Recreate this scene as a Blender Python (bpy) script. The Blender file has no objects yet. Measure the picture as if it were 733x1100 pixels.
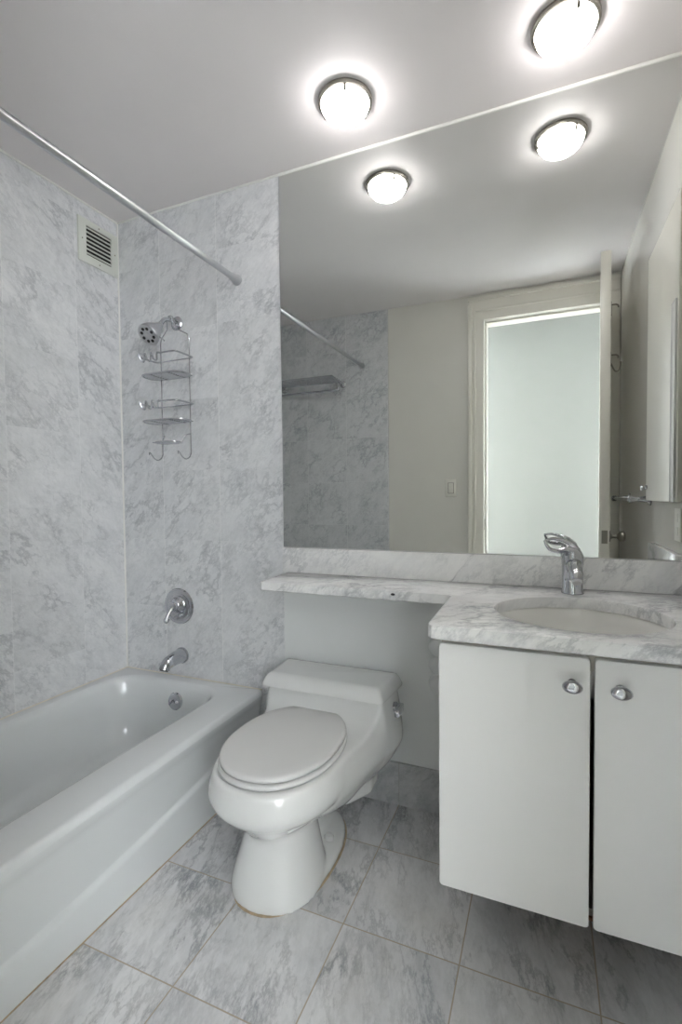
import bpy, bmesh, math, random
from math import sin, cos, pi, radians
from mathutils import Vector, Matrix, noise as mnoise

SC = bpy.context.scene
COL = SC.collection

# ------------------------------------------------------------------ camera, world, exposure
FPX = 523.06
cam_d = bpy.data.cameras.new('camera'); cam = bpy.data.objects.new('camera', cam_d); COL.objects.link(cam)
cam_d.sensor_fit = 'HORIZONTAL'; cam_d.sensor_width = 36.0; cam_d.lens = FPX/733*36.0
cam_d.clip_start = 0.02; cam_d.clip_end = 50
YAW, PITCH, ROLL = .3968, .0319, -.0093
fwd = Vector((-sin(YAW)*cos(PITCH), cos(YAW)*cos(PITCH), -sin(PITCH)))
rgt = Vector((cos(YAW), sin(YAW), 0)); up = rgt.cross(fwd)
r2 = cos(ROLL)*rgt + sin(ROLL)*up; u2 = -sin(ROLL)*rgt + cos(ROLL)*up
cam.matrix_world = Matrix(((r2.x, u2.x, -fwd.x, 1.8182), (r2.y, u2.y, -fwd.y, -1.7085), (r2.z, u2.z, -fwd.z, 1.1374), (0, 0, 0, 1)))
SC.camera = cam

world = bpy.data.worlds.new('world'); SC.world = world; world.use_nodes = True
world.node_tree.nodes['Background'].inputs[0].default_value = (.8, .88, 1, 1)
world.node_tree.nodes['Background'].inputs[1].default_value = .3
SC.view_settings.view_transform = 'Standard'; SC.view_settings.look = 'None'
SC.view_settings.gamma = 1; SC.view_settings.use_curve_mapping = False
SC.view_settings.exposure = 1.52
SC.cycles.max_bounces = 14; SC.cycles.diffuse_bounces = 7; SC.cycles.glossy_bounces = 8
SC.cycles.sample_clamp_indirect = 8
try:
    SC.cycles.use_denoising = True
except Exception:
    pass

# daylight fill lamps added behind the camera, left and right of the bathroom doorway
LAMP_STRENGTH = 11.5
def area(name, loc, rot, sx, sy, watts, colour):
    d = bpy.data.lights.new(name, 'AREA'); d.shape = 'RECTANGLE'; d.size = sx; d.size_y = sy
    d.energy = watts; d.color = colour
    o = bpy.data.objects.new(name, d); o.location = loc; o.rotation_euler = rot; COL.objects.link(o)
    return o
area('hall_fill_right', (2.95, -2.485, 1.45), (radians(90), 0, pi), 1.1, 1.9, 80.0, (.935, .95, 1.0))
area('hall_fill_left', (.55, -2.485, 1.45), (radians(90), 0, pi), 1.1, 1.9, 125.0, (.935, .95, 1.0))

# ------------------------------------------------------------------ room dimensions
H, D, W = 2.40, 1.51, 2.213          # ceiling height, depth to the door wall, width
XM = .8533                           # marble tile ends, mirror begins
ZTUB = .342; ZC = .8395; ZMB = .9394
HALL_Y, HALL_H = -2.50, 2.51
DW = D + .12                         # hall side of the door wall
OX0, OX1, OH = 1.462, 2.14, 2.235    # door opening

# ------------------------------------------------------------------ material helpers
def lin(c):
    return tuple((v/12.92 if v <= .04045 else ((v+.055)/1.055)**2.4) for v in [x/255 for x in c]) + (1,)
def newmat(name):
    m = bpy.data.materials.new(name); m.use_nodes = True
    nt = m.node_tree; b = nt.nodes['Principled BSDF']
    return m, nt, b
def noise_node(nt, scale, detail=4, rough=.5, dist=0, vec=None):
    n = nt.nodes.new('ShaderNodeTexNoise'); n.inputs['Scale'].default_value = scale
    n.inputs['Detail'].default_value = detail; n.inputs['Roughness'].default_value = rough
    n.inputs['Distortion'].default_value = dist
    if vec is not None: nt.links.new(vec, n.inputs['Vector'])
    return n.outputs['Fac']
def ramp(nt, fac, stops):
    r = nt.nodes.new('ShaderNodeValToRGB'); e = r.color_ramp.elements
    e[0].position, e[0].color = stops[0][0], stops[0][1]
    e[1].position, e[1].color = stops[-1][0], stops[-1][1]
    for p, c in stops[1:-1]:
        x = e.new(p); x.color = c
    nt.links.new(fac, r.inputs[0]); return r.outputs[0]
def g(v): return (v, v, v, 1)
def mth(nt, op, a, b=None):
    n = nt.nodes.new('ShaderNodeMath'); n.operation = op
    for i, v in enumerate((a, b)):
        if v is None: continue
        if isinstance(v, (int, float)): n.inputs[i].default_value = v
        else: nt.links.new(v, n.inputs[i])
    return n.outputs[0]
def mix(nt, fac, a, b, mode='MIX'):
    n = nt.nodes.new('ShaderNodeMix'); n.data_type = 'RGBA'; n.blend_type = mode
    for s, v in ((n.inputs[0], fac), (n.inputs[6], a), (n.inputs[7], b)):
        if isinstance(v, (int, float)): s.default_value = v
        elif isinstance(v, tuple): s.default_value = v
        else: nt.links.new(v, s)
    return n.outputs[2]
def simple(name, rgb, rough=.5, metal=0, var=.02, nscale=6, coat=0, bump=0, bscale=60, spec=.5):
    m, nt, b = newmat(name)
    tc = nt.nodes.new('ShaderNodeTexCoord')
    f = noise_node(nt, nscale, 3, .5, 0, tc.outputs['Object'])
    c = lin(rgb)
    lo = tuple(max(0, x*(1-var)) for x in c[:3]) + (1,); hi = tuple(min(1, x*(1+var)) for x in c[:3]) + (1,)
    nt.links.new(ramp(nt, f, [(.3, lo), (.7, hi)]), b.inputs['Base Color'])
    b.inputs['Roughness'].default_value = rough; b.inputs['Metallic'].default_value = metal
    b.inputs['Specular IOR Level'].default_value = spec
    if coat: b.inputs['Coat Weight'].default_value = coat; b.inputs['Coat Roughness'].default_value = .05
    if bump:
        bn = nt.nodes.new('ShaderNodeBump'); bn.inputs['Strength'].default_value = bump; bn.inputs['Distance'].default_value = .01
        nt.links.new(noise_node(nt, bscale, 3, .5, 0, tc.outputs['Object']), bn.inputs['Height'])
        nt.links.new(bn.outputs[0], b.inputs['Normal'])
    return m

def frame_of(t):
    t = Vector(t).normalized(); a = Vector((0, 0, 1)) if abs(t.z) < .9 else Vector((1, 0, 0))
    u = t.cross(a).normalized(); return t, u, t.cross(u).normalized()

def marble(name, axes=None, s=.305, off=(0, 0), light=(198, 199, 201), dark=(160, 163, 168), vein=(120, 124, 132),
           grout=(205, 203, 198), gw=.003, gstr=(1, 1), veinamt=.55, rough=.28, tone=.10, seed=0., vscale=3.0, warm=0., shift=0., vdir=(1, 1, 1), vlong=.6, grain=.89):
    """Carrara marble; axes = the two world axes the tiles run along, or None for a slab."""
    m, nt, b = newmat(name); L = nt.links.new
    tc = nt.nodes.new('ShaderNodeTexCoord'); P = tc.outputs['Object']
    groutfac = None; tilev = None
    if axes is not None:
        sp = nt.nodes.new('ShaderNodeSeparateXYZ'); L(P, sp.inputs[0])
        U = mth(nt, 'DIVIDE', mth(nt, 'SUBTRACT', sp.outputs[axes[0]], off[0]), s)
        V = mth(nt, 'DIVIDE', mth(nt, 'SUBTRACT', sp.outputs[axes[1]], off[1]), s)
        iu = mth(nt, 'FLOOR', U)
        if shift:
            par = mth(nt, 'FRACT', mth(nt, 'MULTIPLY', iu, .5))
            V = mth(nt, 'ADD', V, mth(nt, 'MULTIPLY', par, shift*2))
        iv = mth(nt, 'FLOOR', V)
        fu = mth(nt, 'FRACT', U); fv = mth(nt, 'FRACT', V)
        du = mth(nt, 'MULTIPLY', mth(nt, 'MINIMUM', fu, mth(nt, 'SUBTRACT', 1., fu)), s)
        dv = mth(nt, 'MULTIPLY', mth(nt, 'MINIMUM', fv, mth(nt, 'SUBTRACT', 1., fv)), s)
        gu = mth(nt, 'MULTIPLY', mth(nt, 'LESS_THAN', du, gw/2), gstr[0])
        gv = mth(nt, 'MULTIPLY', mth(nt, 'LESS_THAN', dv, gw/2), gstr[1])
        groutfac = mth(nt, 'MAXIMUM', gu, gv)
        cb = nt.nodes.new('ShaderNodeCombineXYZ'); L(iu, cb.inputs[0]); L(iv, cb.inputs[1]); cb.inputs[2].default_value = seed
        wn = nt.nodes.new('ShaderNodeTexWhiteNoise'); wn.noise_dimensions = '3D'; L(cb.outputs[0], wn.inputs['Vector'])
        tilev = wn.outputs['Value']
        sc = nt.nodes.new('ShaderNodeVectorMath'); sc.operation = 'SCALE'; sc.inputs[3].default_value = 7.
        L(wn.outputs['Color'], sc.inputs[0])
        ad = nt.nodes.new('ShaderNodeVectorMath'); ad.operation = 'ADD'; L(P, ad.inputs[0]); L(sc.outputs[0], ad.inputs[1])
        Q = ad.outputs[0]
    else:
        Q = P
    # stretch the pattern along one direction so veins run that way
    d1 = Vector(vdir).normalized(); d1, e1, e2 = frame_of(d1)
    cb2 = nt.nodes.new('ShaderNodeCombineXYZ')
    for i, (ax, f_) in enumerate(((d1, vlong), (e1, 1.35), (e2, 1.35))):
        dp = nt.nodes.new('ShaderNodeVectorMath'); dp.operation = 'DOT_PRODUCT'; L(Q, dp.inputs[0]); dp.inputs[1].default_value = tuple(ax*f_)
        L(dp.outputs['Value'], cb2.inputs[i])
    R = cb2.outputs[0]
    mid = tuple(x*.4+y*.6 for x, y in zip(lin(dark), lin(light)))
    cl = ramp(nt, noise_node(nt, vscale*1.8, 12, .70, .35, R), [(.28, lin(dark)), (.46, mid), (.60, lin(light))])
    fine = ramp(nt, noise_node(nt, vscale*14, 8, .75, .3, R), [(.28, g(grain)), (.58, g(1.02))])
    col = mix(nt, 1., cl, fine, 'MULTIPLY')
    def ridge(sc, dist, w, det=9, rgh=.68):
        v = mth(nt, 'ABSOLUTE', mth(nt, 'SUBTRACT', noise_node(nt, sc, det, rgh, dist, R), .5))
        return ramp(nt, v, [(0., g(1)), (w*.35, g(.6)), (w, g(0))])
    def mask(sc, lo, hi): return ramp(nt, noise_node(nt, sc, 3, .55, 0, Q), [(lo, g(0)), (hi, g(1))])
    vf = mth(nt, 'MULTIPLY', mth(nt, 'MULTIPLY', ridge(vscale*.8, .15, .030), mask(vscale*.9, .42, .60)), veinamt)
    col = mix(nt, vf, col, lin(vein))
    vf = mth(nt, 'MULTIPLY', mth(nt, 'MULTIPLY', ridge(vscale*2.0, .1, .034), mask(vscale*1.3, .40, .64)), veinamt*.75)
    col = mix(nt, vf, col, lin(vein))
    vf = mth(nt, 'MULTIPLY', mth(nt, 'MULTIPLY', ridge(vscale*4.6, .1, .040, 7), mask(vscale*2.1, .46, .66)), veinamt*.55)
    col = mix(nt, vf, col, lin(vein))
    if warm:
        wf = ramp(nt, noise_node(nt, 2.2, 4, .6, .5, Q), [(.52, g(0)), (.72, g(warm))])
        col = mix(nt, wf, col, lin((186, 176, 156)))
    if tilev is not None:
        tn = nt.nodes.new('ShaderNodeMapRange'); L(tilev, tn.inputs[0]); tn.inputs[3].default_value = 1-tone; tn.inputs[4].default_value = 1+tone*.5
        cc = nt.nodes.new('ShaderNodeCombineColor')
        for i in range(3): L(tn.outputs[0], cc.inputs[i])
        col = mix(nt, 1., col, cc.outputs[0], 'MULTIPLY')
        col = mix(nt, groutfac, col, lin(grout))
        rg = mth(nt, 'ADD', mth(nt, 'MULTIPLY', groutfac, .45), rough)
        L(rg, b.inputs['Roughness'])
        bn = nt.nodes.new('ShaderNodeBump'); bn.inputs['Strength'].default_value = .25; bn.inputs['Distance'].default_value = .002
        L(mth(nt, 'SUBTRACT', 1., groutfac), bn.inputs['Height']); L(bn.outputs[0], b.inputs['Normal'])
    else:
        b.inputs['Roughness'].default_value = rough
    L(col, b.inputs['Base Color'])
    return m

M = {}
WT = dict(light=(222, 223, 225), dark=(204, 206, 209), vein=(140, 144, 152), veinamt=.5, grout=(228, 228, 226), vscale=4.6, tone=.045, rough=.24)
M['tile_back'] = marble('marble tiles end wall', (0, 2), .305, (XM-.307, .038), gstr=(.42, .05), gw=.0030, seed=1.3, vdir=(1, 0, .9), vlong=.75, **WT)
M['tile_left'] = marble('marble tiles long wall', (1, 2), .305, (-.225, .038), gstr=(.14, .03), gw=.0030, seed=4.1, shift=.5, vdir=(0, 1, -.9), vlong=.75, **WT)
M['tile_far'] = marble('marble tiles foot wall', (0, 2), .305, (.525, .02), gstr=(.5, .15), gw=.0030, seed=7.7, **WT)
M['floor'] = marble('marble floor tiles', (0, 1), .3042, (1.3277-.0009, -.2425), light=(216, 216, 217), dark=(188, 190, 193), vein=(98, 102, 110), grout=(158, 146, 128),
                    gw=.0034, gstr=(.9, .9), veinamt=.6, rough=.22, tone=.06, seed=2.2, vscale=3.2, warm=.16, vdir=(-.25, 1, 0), vlong=.55)
M['base_marble'] = marble('marble baseboard tiles', (0, 2), .3042, (1.3277, -.1), light=(206, 207, 208), dark=(164, 167, 171), vein=(110, 114, 120), grout=(150, 146, 138), gw=.003,
                          gstr=(.5, 0), veinamt=.5, tone=.2, seed=9.4, vscale=3.4)
M['slab'] = marble('marble slab', None, vdir=(1, .7, 1), vlong=.28, grain=.95, light=(234, 234, 233), dark=(214, 215, 217), vein=(140, 143, 149), veinamt=.6, rough=.12, vscale=3.0)
M['white_wall'] = simple('white wall paint', (218, 220, 220), .55, bump=.03, bscale=90, var=.012)
M['ceiling'] = simple('ceiling paint', (224, 220, 220), .6, bump=.02, bscale=80, var=.01)
M['cream_wall'] = simple('warm white paint', (218, 216, 209), .35, bump=.02, bscale=80, var=.012)
M['gloss_wall'] = simple('glossy warm white paint', (226, 224, 218), .14, var=.01)
M['trim_paint'] = simple('gloss white trim paint', (224, 221, 212), .3, var=.01)
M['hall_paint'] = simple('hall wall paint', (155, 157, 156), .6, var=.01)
M['caulk'] = simple('white caulk', (226, 226, 222), .5, var=.02)
M['porcelain'] = simple('white porcelain', (224, 225, 224), .10, coat=.5, var=.006, nscale=3)
M['enamel'] = simple('white bathtub enamel', (212, 215, 216), .16, coat=.4, var=.006, nscale=2)
M['seat_plastic'] = simple('toilet seat plastic', (214, 214, 213), .22, var=.006)
M['sink_china'] = simple('cream white china', (228, 227, 223), .10, coat=.4, var=.006)
M['laminate'] = simple('white lacquered board', (232, 232, 231), .24, var=.006, nscale=2)
M['cab_inside'] = simple('grey cabinet edge', (176, 172, 164), .5)
M['raw_board'] = simple('brown raw board', (120, 84, 56), .7, var=.15, nscale=20)
M['chrome'] = simple('polished chrome', (196, 198, 202), .07, 1, var=.01)
M['satin'] = simple('satin chrome', (196, 197, 200), .3, 1, var=.02)
M['nickel'] = simple('brushed nickel', (150, 146, 138), .3, 1, var=.04, nscale=30)
M['wire'] = simple('satin chrome wire', (190, 192, 195), .2, 1, var=.02)
M['dark'] = simple('black rubber', (34, 34, 36), .5)
M['duct_shade'] = simple('painted duct shade', (30, 31, 30), .8)
M['vent'] = simple('vent enamel', (208, 211, 204), .4, var=.015)
M['plate'] = simple('white plastic plate', (222, 220, 212), .35)
M['hall_floor'] = simple('pale grey hall carpet', (158, 158, 158), .9, var=.06, nscale=60)
M['old_caulk'] = simple('yellowed caulk', (206, 200, 184), .6, var=.08, nscale=30)
M['stain'] = simple('tan caulk', (172, 154, 128), .7, var=.2, nscale=40)
def mirror_mat():
    m, nt, b = newmat('silvered mirror glass')
    tc = nt.nodes.new('ShaderNodeTexCoord')
    nt.links.new(ramp(nt, noise_node(nt, 1.5, 2, .5, 0, tc.outputs['Object']), [(.3, (.765, .785, .768, 1)), (.7, (.775, .795, .778, 1))]), b.inputs['Base Color'])
    b.inputs['Metallic'].default_value = 1; b.inputs['Roughness'].default_value = 0
    return m
M['mirror'] = mirror_mat()
def lamp_mat():
    m, nt, b = newmat('lit opal glass')
    b.inputs['Base Color'].default_value = (.9, .88, .84, 1); b.inputs['Roughness'].default_value = .25
    tc = nt.nodes.new('ShaderNodeTexCoord')
    c = ramp(nt, noise_node(nt, 4, 2, .5, 0, tc.outputs['Object']), [(.3, (1, .955, .945, 1)), (.7, (1, .97, .96, 1))])
    nt.links.new(c, b.inputs['Emission Color']); b.inputs['Emission Strength'].default_value = LAMP_STRENGTH
    return m
M['lamp'] = lamp_mat()

# ------------------------------------------------------------------ mesh helpers (all in world coordinates)
def box(bm, x0, x1, y0, y1, z0, z1, bev=0, seg=2):
    r = bmesh.ops.create_cube(bm, size=1)
    bmesh.ops.scale(bm, vec=(abs(x1-x0), abs(y1-y0), abs(z1-z0)), verts=r['verts'])
    bmesh.ops.translate(bm, vec=((x0+x1)/2, (y0+y1)/2, (z0+z1)/2), verts=r['verts'])
    if bev:
        es = list({e for v in r['verts'] for e in v.link_edges})
        bmesh.ops.bevel(bm, geom=es, offset=bev, segments=seg, affect='EDGES', profile=.5)
    return bm
def loft(bm, rings, cap0=True, cap1=True, closed=True):
    vr = [[bm.verts.new(p) for p in r] for r in rings]
    n = len(vr[0])
    for a, b in zip(vr, vr[1:]):
        for i in range(n if closed else n-1):
            j = (i+1) % n
            try: bm.faces.new((a[i], a[j], b[j], b[i]))
            except ValueError: pass
    if cap0: bm.faces.new(list(reversed(vr[0])))
    if cap1: bm.faces.new(vr[-1])
    return vr
def lathe(bm, prof, origin, axis, n=32, cap0=True, cap1=True, sx=1, sy=1):
    """prof: (radius, distance along axis)"""
    t, u, v = frame_of(axis); o = Vector(origin)
    rings = [[o + t*d + u*(r*cos(2*pi*i/n)*sx) + v*(r*sin(2*pi*i/n)*sy) for i in range(n)] for r, d in prof]
    return loft(bm, rings, cap0, cap1)
def catmull(pts, k=6, closed=False):
    P = [Vector(p) for p in pts]; n = len(P); out = []
    for i in range(n if closed else n-1):
        if closed: p0, p1, p2, p3 = P[i-1], P[i], P[(i+1) % n], P[(i+2) % n]
        else: p0, p1, p2, p3 = P[max(i-1, 0)], P[i], P[i+1], P[min(i+2, n-1)]
        for j in range(k):
            t = j/k
            out.append(.5*((2*p1)+(p2-p0)*t+(2*p0-5*p1+4*p2-p3)*t*t+(3*p1-p0-3*p2+p3)*t**3))
    if not closed: out.append(P[-1])
    return out
def tube(bm, pts, r, n=10, closed=False, flat=1.0):
    """r: number or a list with one radius per point"""
    P = [Vector(p) for p in pts]; N = len(P)
    rr = r if isinstance(r, (list, tuple)) else [r]*N
    tang = []
    for i in range(N):
        a = P[i-1] if (i > 0 or closed) else P[i]; b = P[(i+1) % N] if (i < N-1 or closed) else P[i]
        tang.append((b-a).normalized())
    t, u, v = frame_of(tang[0]); rings = []
    for i in range(N):
        if i:
            q = tang[i-1].rotation_difference(tang[i]); u = q @ u
        v = tang[i].cross(u).normalized(); u = v.cross(tang[i]).normalized()
        rings.append([P[i] + (u*cos(2*pi*k/n) + v*sin(2*pi*k/n)*flat)*rr[i] for k in range(n)])
    if closed:
        rings.append(rings[0]); vr = [[bm.verts.new(p) for p in rg] for rg in rings[:-1]]
        # match the last ring to the first by the smallest twist
        last, first = vr[-1], vr[0]; best = min(range(n), key=lambda s: (last[0].co-first[s].co).length)
        for a, b in zip(vr, vr[1:]):
            for k in range(n): bm.faces.new((a[k], a[(k+1) % n], b[(k+1) % n], b[k]))
        for k in range(n): bm.faces.new((last[k], last[(k+1) % n], first[(k+1+best) % n], first[(k+best) % n]))
    else:
        loft(bm, rings)
    return bm
def sphere(bm, c, r, sx=1, sy=1, sz=1, seg=20):
    q = bmesh.ops.create_uvsphere(bm, u_segments=seg, v_segments=max(8, seg//2), radius=r)
    bmesh.ops.scale(bm, vec=(sx, sy, sz), verts=q['verts']); bmesh.ops.translate(bm, vec=c, verts=q['verts'])
def rrect(x0, x1, y0, y1, r, z, k=8):
    """rounded rectangle, counter-clockwise"""
    out = []
    for cx, cy, a0 in ((x1-r, y1-r, 0), (x0+r, y1-r, pi/2), (x0+r, y0+r, pi), (x1-r, y0+r, 3*pi/2)):
        for i in range(k+1):
            a = a0 + pi/2*i/k; out.append((cx+r*cos(a), cy+r*sin(a), z))
    return out
def prism(bm, poly, z0, z1, bev=0, seg=2):
    bot = [bm.verts.new((p[0], p[1], z0)) for p in poly]; top = [bm.verts.new((p[0], p[1], z1)) for p in poly]
    n = len(poly); fs = [bm.faces.new(list(reversed(bot))), bm.faces.new(top)]
    for i in range(n): fs.append(bm.faces.new((bot[i], bot[(i+1) % n], top[(i+1) % n], top[i])))
    if bev:
        es = [e for f in fs[:2] for e in f.edges]
        bmesh.ops.bevel(bm, geom=list(set(es)), offset=bev, segments=seg, affect='EDGES', profile=.5)

# ------------------------------------------------------------------ object helpers
WORLD = {}
def obj(name, bm, m, parent=None, smooth=40, origin=None):
    """one mesh object; bm holds world coordinates"""
    o0 = Vector(WORLD[parent.name]) if parent is not None else Vector(origin or (0, 0, 0))
    bmesh.ops.recalc_face_normals(bm, faces=bm.faces[:])
    bmesh.ops.translate(bm, vec=-o0, verts=bm.verts[:])
    me = bpy.data.meshes.new(name); bm.to_mesh(me); bm.free()
    if smooth:
        me.shade_smooth(); me.set_sharp_from_angle(angle=radians(smooth))
    me.materials.append(m)
    o = bpy.data.objects.new(name, me); COL.objects.link(o)
    if parent is not None: o.parent = parent
    else: o.location = o0
    WORLD[o.name] = tuple(o0)
    return o
def thing(name, label, cat, loc, group=None):
    o = bpy.data.objects.new(name, None); COL.objects.link(o); o.location = loc; o.empty_display_size = .05
    WORLD[o.name] = tuple(loc); o['label'] = label; o['category'] = cat
    if group: o['group'] = group
    return o
def tag(o, label, cat, group=None):
    o['label'] = label; o['category'] = cat
    if group: o['group'] = group
    return o
def struct(name, bm, m, label, cat, smooth=0):
    o = obj(name, bm, m, None, smooth); o['kind'] = 'structure'; o['label'] = label; o['category'] = cat
    return o
def B(): return bmesh.new()

# ================================================================== THE ROOM
bm = B(); box(bm, -.1, W+.1, -DW+.06, .1, -.1, 0)
struct('floor', bm, M['floor'], 'grey veined marble floor of square tiles with tan grout', 'floor')
bm = B(); box(bm, -1.2, 3.7, HALL_Y-.1, -DW+.06, -.1, 0)
struct('floor_hall', bm, M['hall_floor'], 'pale grey floor of the hall outside the bathroom door', 'floor')
bm = B(); box(bm, -.1, W+.1, -D-.06, .1, H, H+.1)
struct('ceiling', bm, M['ceiling'], 'flat off-white bathroom ceiling with two round lights', 'ceiling')
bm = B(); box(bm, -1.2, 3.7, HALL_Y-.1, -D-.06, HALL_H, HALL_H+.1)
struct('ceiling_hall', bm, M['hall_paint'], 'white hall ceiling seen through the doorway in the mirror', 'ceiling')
bm = B(); box(bm, XM, W+.1, 0, .1, 0, H)
struct('wall_back', bm, M['white_wall'], 'painted white wall behind toilet, vanity and mirror', 'wall')
bm = B(); box(bm, -.1, XM, 0, .1, 0, H)
struct('wall_shower', bm, M['tile_back'], 'grey marble tiled wall at the faucet end of the tub', 'wall')
bm = B(); box(bm, -.1, 0, -D, 0, 0, H)
struct('wall_left', bm, M['tile_left'], 'grey marble tiled wall along the length of the tub', 'wall')
bm = B(); box(bm, W, W+.1, -D, 0, 0, H)
struct('wall_right', bm, M['gloss_wall'], 'glossy warm white wall beside the vanity, seen in the mirror', 'wall')
bm = B()
box(bm, -1.2, OX0, -DW, -D, 0, HALL_H+.05); box(bm, OX1, 3.7, -DW, -D, 0, HALL_H+.05); box(bm, OX0, OX1, -DW, -D, OH, HALL_H+.05)
struct('wall_door_side', bm, M['cream_wall'], 'warm white wall around the doorway, seen in the mirror', 'wall')
bm = B(); box(bm, 0, .832, -D, -D+.008, 0, H)
struct('wall_tub_foot', bm, M['tile_far'], 'marble tiled wall at the foot of the tub, seen in the mirror', 'wall')
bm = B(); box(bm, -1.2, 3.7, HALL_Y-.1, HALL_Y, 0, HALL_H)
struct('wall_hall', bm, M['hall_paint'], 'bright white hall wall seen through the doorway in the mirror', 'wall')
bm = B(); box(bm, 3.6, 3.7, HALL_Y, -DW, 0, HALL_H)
struct('wall_hall_right', bm, M['hall_paint'], 'white end wall of the hall at the right', 'wall')
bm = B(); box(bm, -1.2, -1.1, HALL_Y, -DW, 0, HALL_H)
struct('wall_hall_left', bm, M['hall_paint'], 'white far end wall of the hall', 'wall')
# caulk lines
bm = B(); tube(bm, [(.001, -.001, ZTUB), (.001, -.001, H)], .0045, 8)
struct('trim_1', bm, M['caulk'], 'white caulk line down the tiled corner above the tub', 'trim')
bm = B(); tube(bm, [(.001, -D+.01, H-.001), (.001, -.001, H-.001)], .005, 8)
struct('trim_2', bm, M['caulk'], 'white caulk line between long tiled wall and ceiling', 'trim')
bm = B(); tube(bm, [(.0, -.001, H-.001), (XM, -.001, H-.001)], .005, 8)
struct('trim_3', bm, M['caulk'], 'white caulk line between shower end wall and ceiling', 'trim')
bm = B(); box(bm, XM, W, -.010, 0, H-.011, H, .003)
struct('trim_4', bm, M['caulk'], 'white bead along the ceiling above the mirror', 'trim')
# door casing
bm = B()
for x0, x1 in ((OX0-.092, OX0), (OX1, min(OX1+.092, W-.002))):
    box(bm, x0, x1, -D, -D+.014, 0, OH+.005, .003)
    if x0 < OX0-.05: box(bm, x0-.006, x0+.02, -D, -D+.022, 0, OH+.1, .004)
    if x0 < OX0-.05: box(bm, x0+.03, x0+.042, -D, -D+.018, 0, OH+.04, .003)
box(bm, OX0-.092, W-.002, -D, -D+.014, OH, OH+.14, .003)
box(bm, OX0-.098, W-.002, -D, -D+.022, OH+.122, OH+.146, .004)
box(bm, OX0-.05, W-.002, -D, -D+.018, OH+.055, OH+.066, .003)
box(bm, OX0, OX0+.012, -DW+.01, -D-.03, 0, OH, .002)
box(bm, OX0, OX1, -DW+.01, -D-.03, OH-.012, OH, .002)
struct('trim_5', bm, M['trim_paint'], 'moulded white casing around the doorway, seen in the mirror', 'door casing')
# strike plate on the jamb
bm = B(); box(bm, OX0+.0005, OX0+.003, -D-.028, -D-.003, .915, .985, .001); box(bm, OX0+.001, OX0+.0045, -D-.022, -D-.008, .94, .962)
tag(obj('strike_plate', bm, M['nickel'], origin=(OX0, -D-.015, .915)), 'small nickel strike plate on the white door jamb, seen in the mirror', 'strike plate')
# open door leaf, swung into the room
dh = Vector((2.110, -1.488, 0)); de = Vector((2.050, -.800, 0))
dd = (de-dh); dl = dd.length; dd.normalize(); dn = Vector((dd.y, -dd.x, 0))      # dn points to the right wall
door = thing('door_1', 'open warm white door seen edge-on in the mirror', 'door', (dh.x, dh.y, .008)); door['kind'] = 'structure'
def slab_along(bm, s0, s1, n0, n1, z0, z1, bev=0):
    r0 = len(bm.verts); box(bm, s0, s1, n0, n1, z0, z1, bev); bm.verts.ensure_lookup_table()
    for v in bm.verts[r0:]:
        p = dh + dd*v.co.x + dn*v.co.y; v.co = (p.x, p.y, v.co.z)
bm = B(); slab_along(bm, 0, dl, -.004, .038, .008, 2.222, .002); obj('door_leaf', bm, M['trim_paint'], door)
bm = B(); slab_along(bm, dl-.001, dl+.0015, .007, .031, .912, .972, .0005); lp = obj('latch_plate', bm, M['nickel'], door); lp['label'] = 'nickel latch plate'
bm = B(); kp = dh + dd*(dl-.055) + dn*.038
lathe(bm, [(.0, 0), (.026, 0), (.026, .004), (.012, .008), (.0085, .014), (.0085, .032), (.019, .038), (.025, .048), (.025, .058), (.018, .066), (.0, .068)], (kp.x, kp.y, .942), dn, 24, False, False)
kn = obj('door_knob', bm, M['nickel'], door); kn['label'] = 'brushed nickel knob'
# hooks on the back of the door
def door_hook(z, two, label):
    p = dh + dd*(dl-.085) + dn*.038
    hk = thing('robe_hook', label, 'hook', (p.x, p.y, z))
    bm = B(); slab_along(bm, dl-.097, dl-.073, .038, .042, z-.03, z+.03, .001); obj('mount_plate', bm, M['nickel'], hk)
    def arm(pts):
        bm = B(); tube(bm, catmull([tuple(p + dn*a + Vector((0, 0, z+b))) for a, b in pts], 6), .0035, 8); obj('prong', bm, M['nickel'], hk)
    arm([(.003, .018), (.02, .018), (.03, .012), (.031, .002)])
    if two: arm([(.003, -.02), (.018, -.055), (.033, -.055), (.04, -.035), (.041, -.015)])
door_hook(1.99, False, 'small upper hook on the back of the open door, seen in the mirror')
door_hook(1.76, True, 'double hook below the small one on the back of the open door')

# ================================================================== BATHTUB
tub = thing('bathtub', 'white enamel alcove bathtub along the marble wall', 'bathtub', (.37, -D/2, 0))
bm = B()
y1, y0 = -.003, -D+.011
def inset(a, z, r): return rrect(.003, .744-a, y0, y1, r, z)
rings = [rrect(.003, .746, y0, y1, .004, .322), rrect(.003, .744, y0, y1, .005, .333), rrect(.003, .738, y0, y1, .006, .3405), rrect(.003, .728, y0, y1, .008, .3425)]
rings += [rrect(.042, .611, -1.435, -.048, .125, .3423), rrect(.048, .603, -1.43, -.054, .125, .3405), rrect(.056, .593, -1.415, -.062, .125, .332), rrect(.063, .584, -1.405, -.068, .125, .312),
          rrect(.072, .572, -1.37, -.076, .125, .24), rrect(.085, .556, -1.32, -.088, .11, .15), rrect(.096, .545, -1.28, -.10, .115, .095),
          rrect(.115, .525, -1.25, -.125, .115, .068), rrect(.15, .49, -1.2, -.17, .11, .058), rrect(.24, .40, -1.0, -.4, .08, .054)]
loft(bm, rings, False, True)
def zline(y):      # top of the raised skirt panel, sweeping down towards the foot
    t = min(1, max(0, -y/1.1)); return .212 - .105*(1-(1-t)**1.7)
N = 60; rows = []
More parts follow.
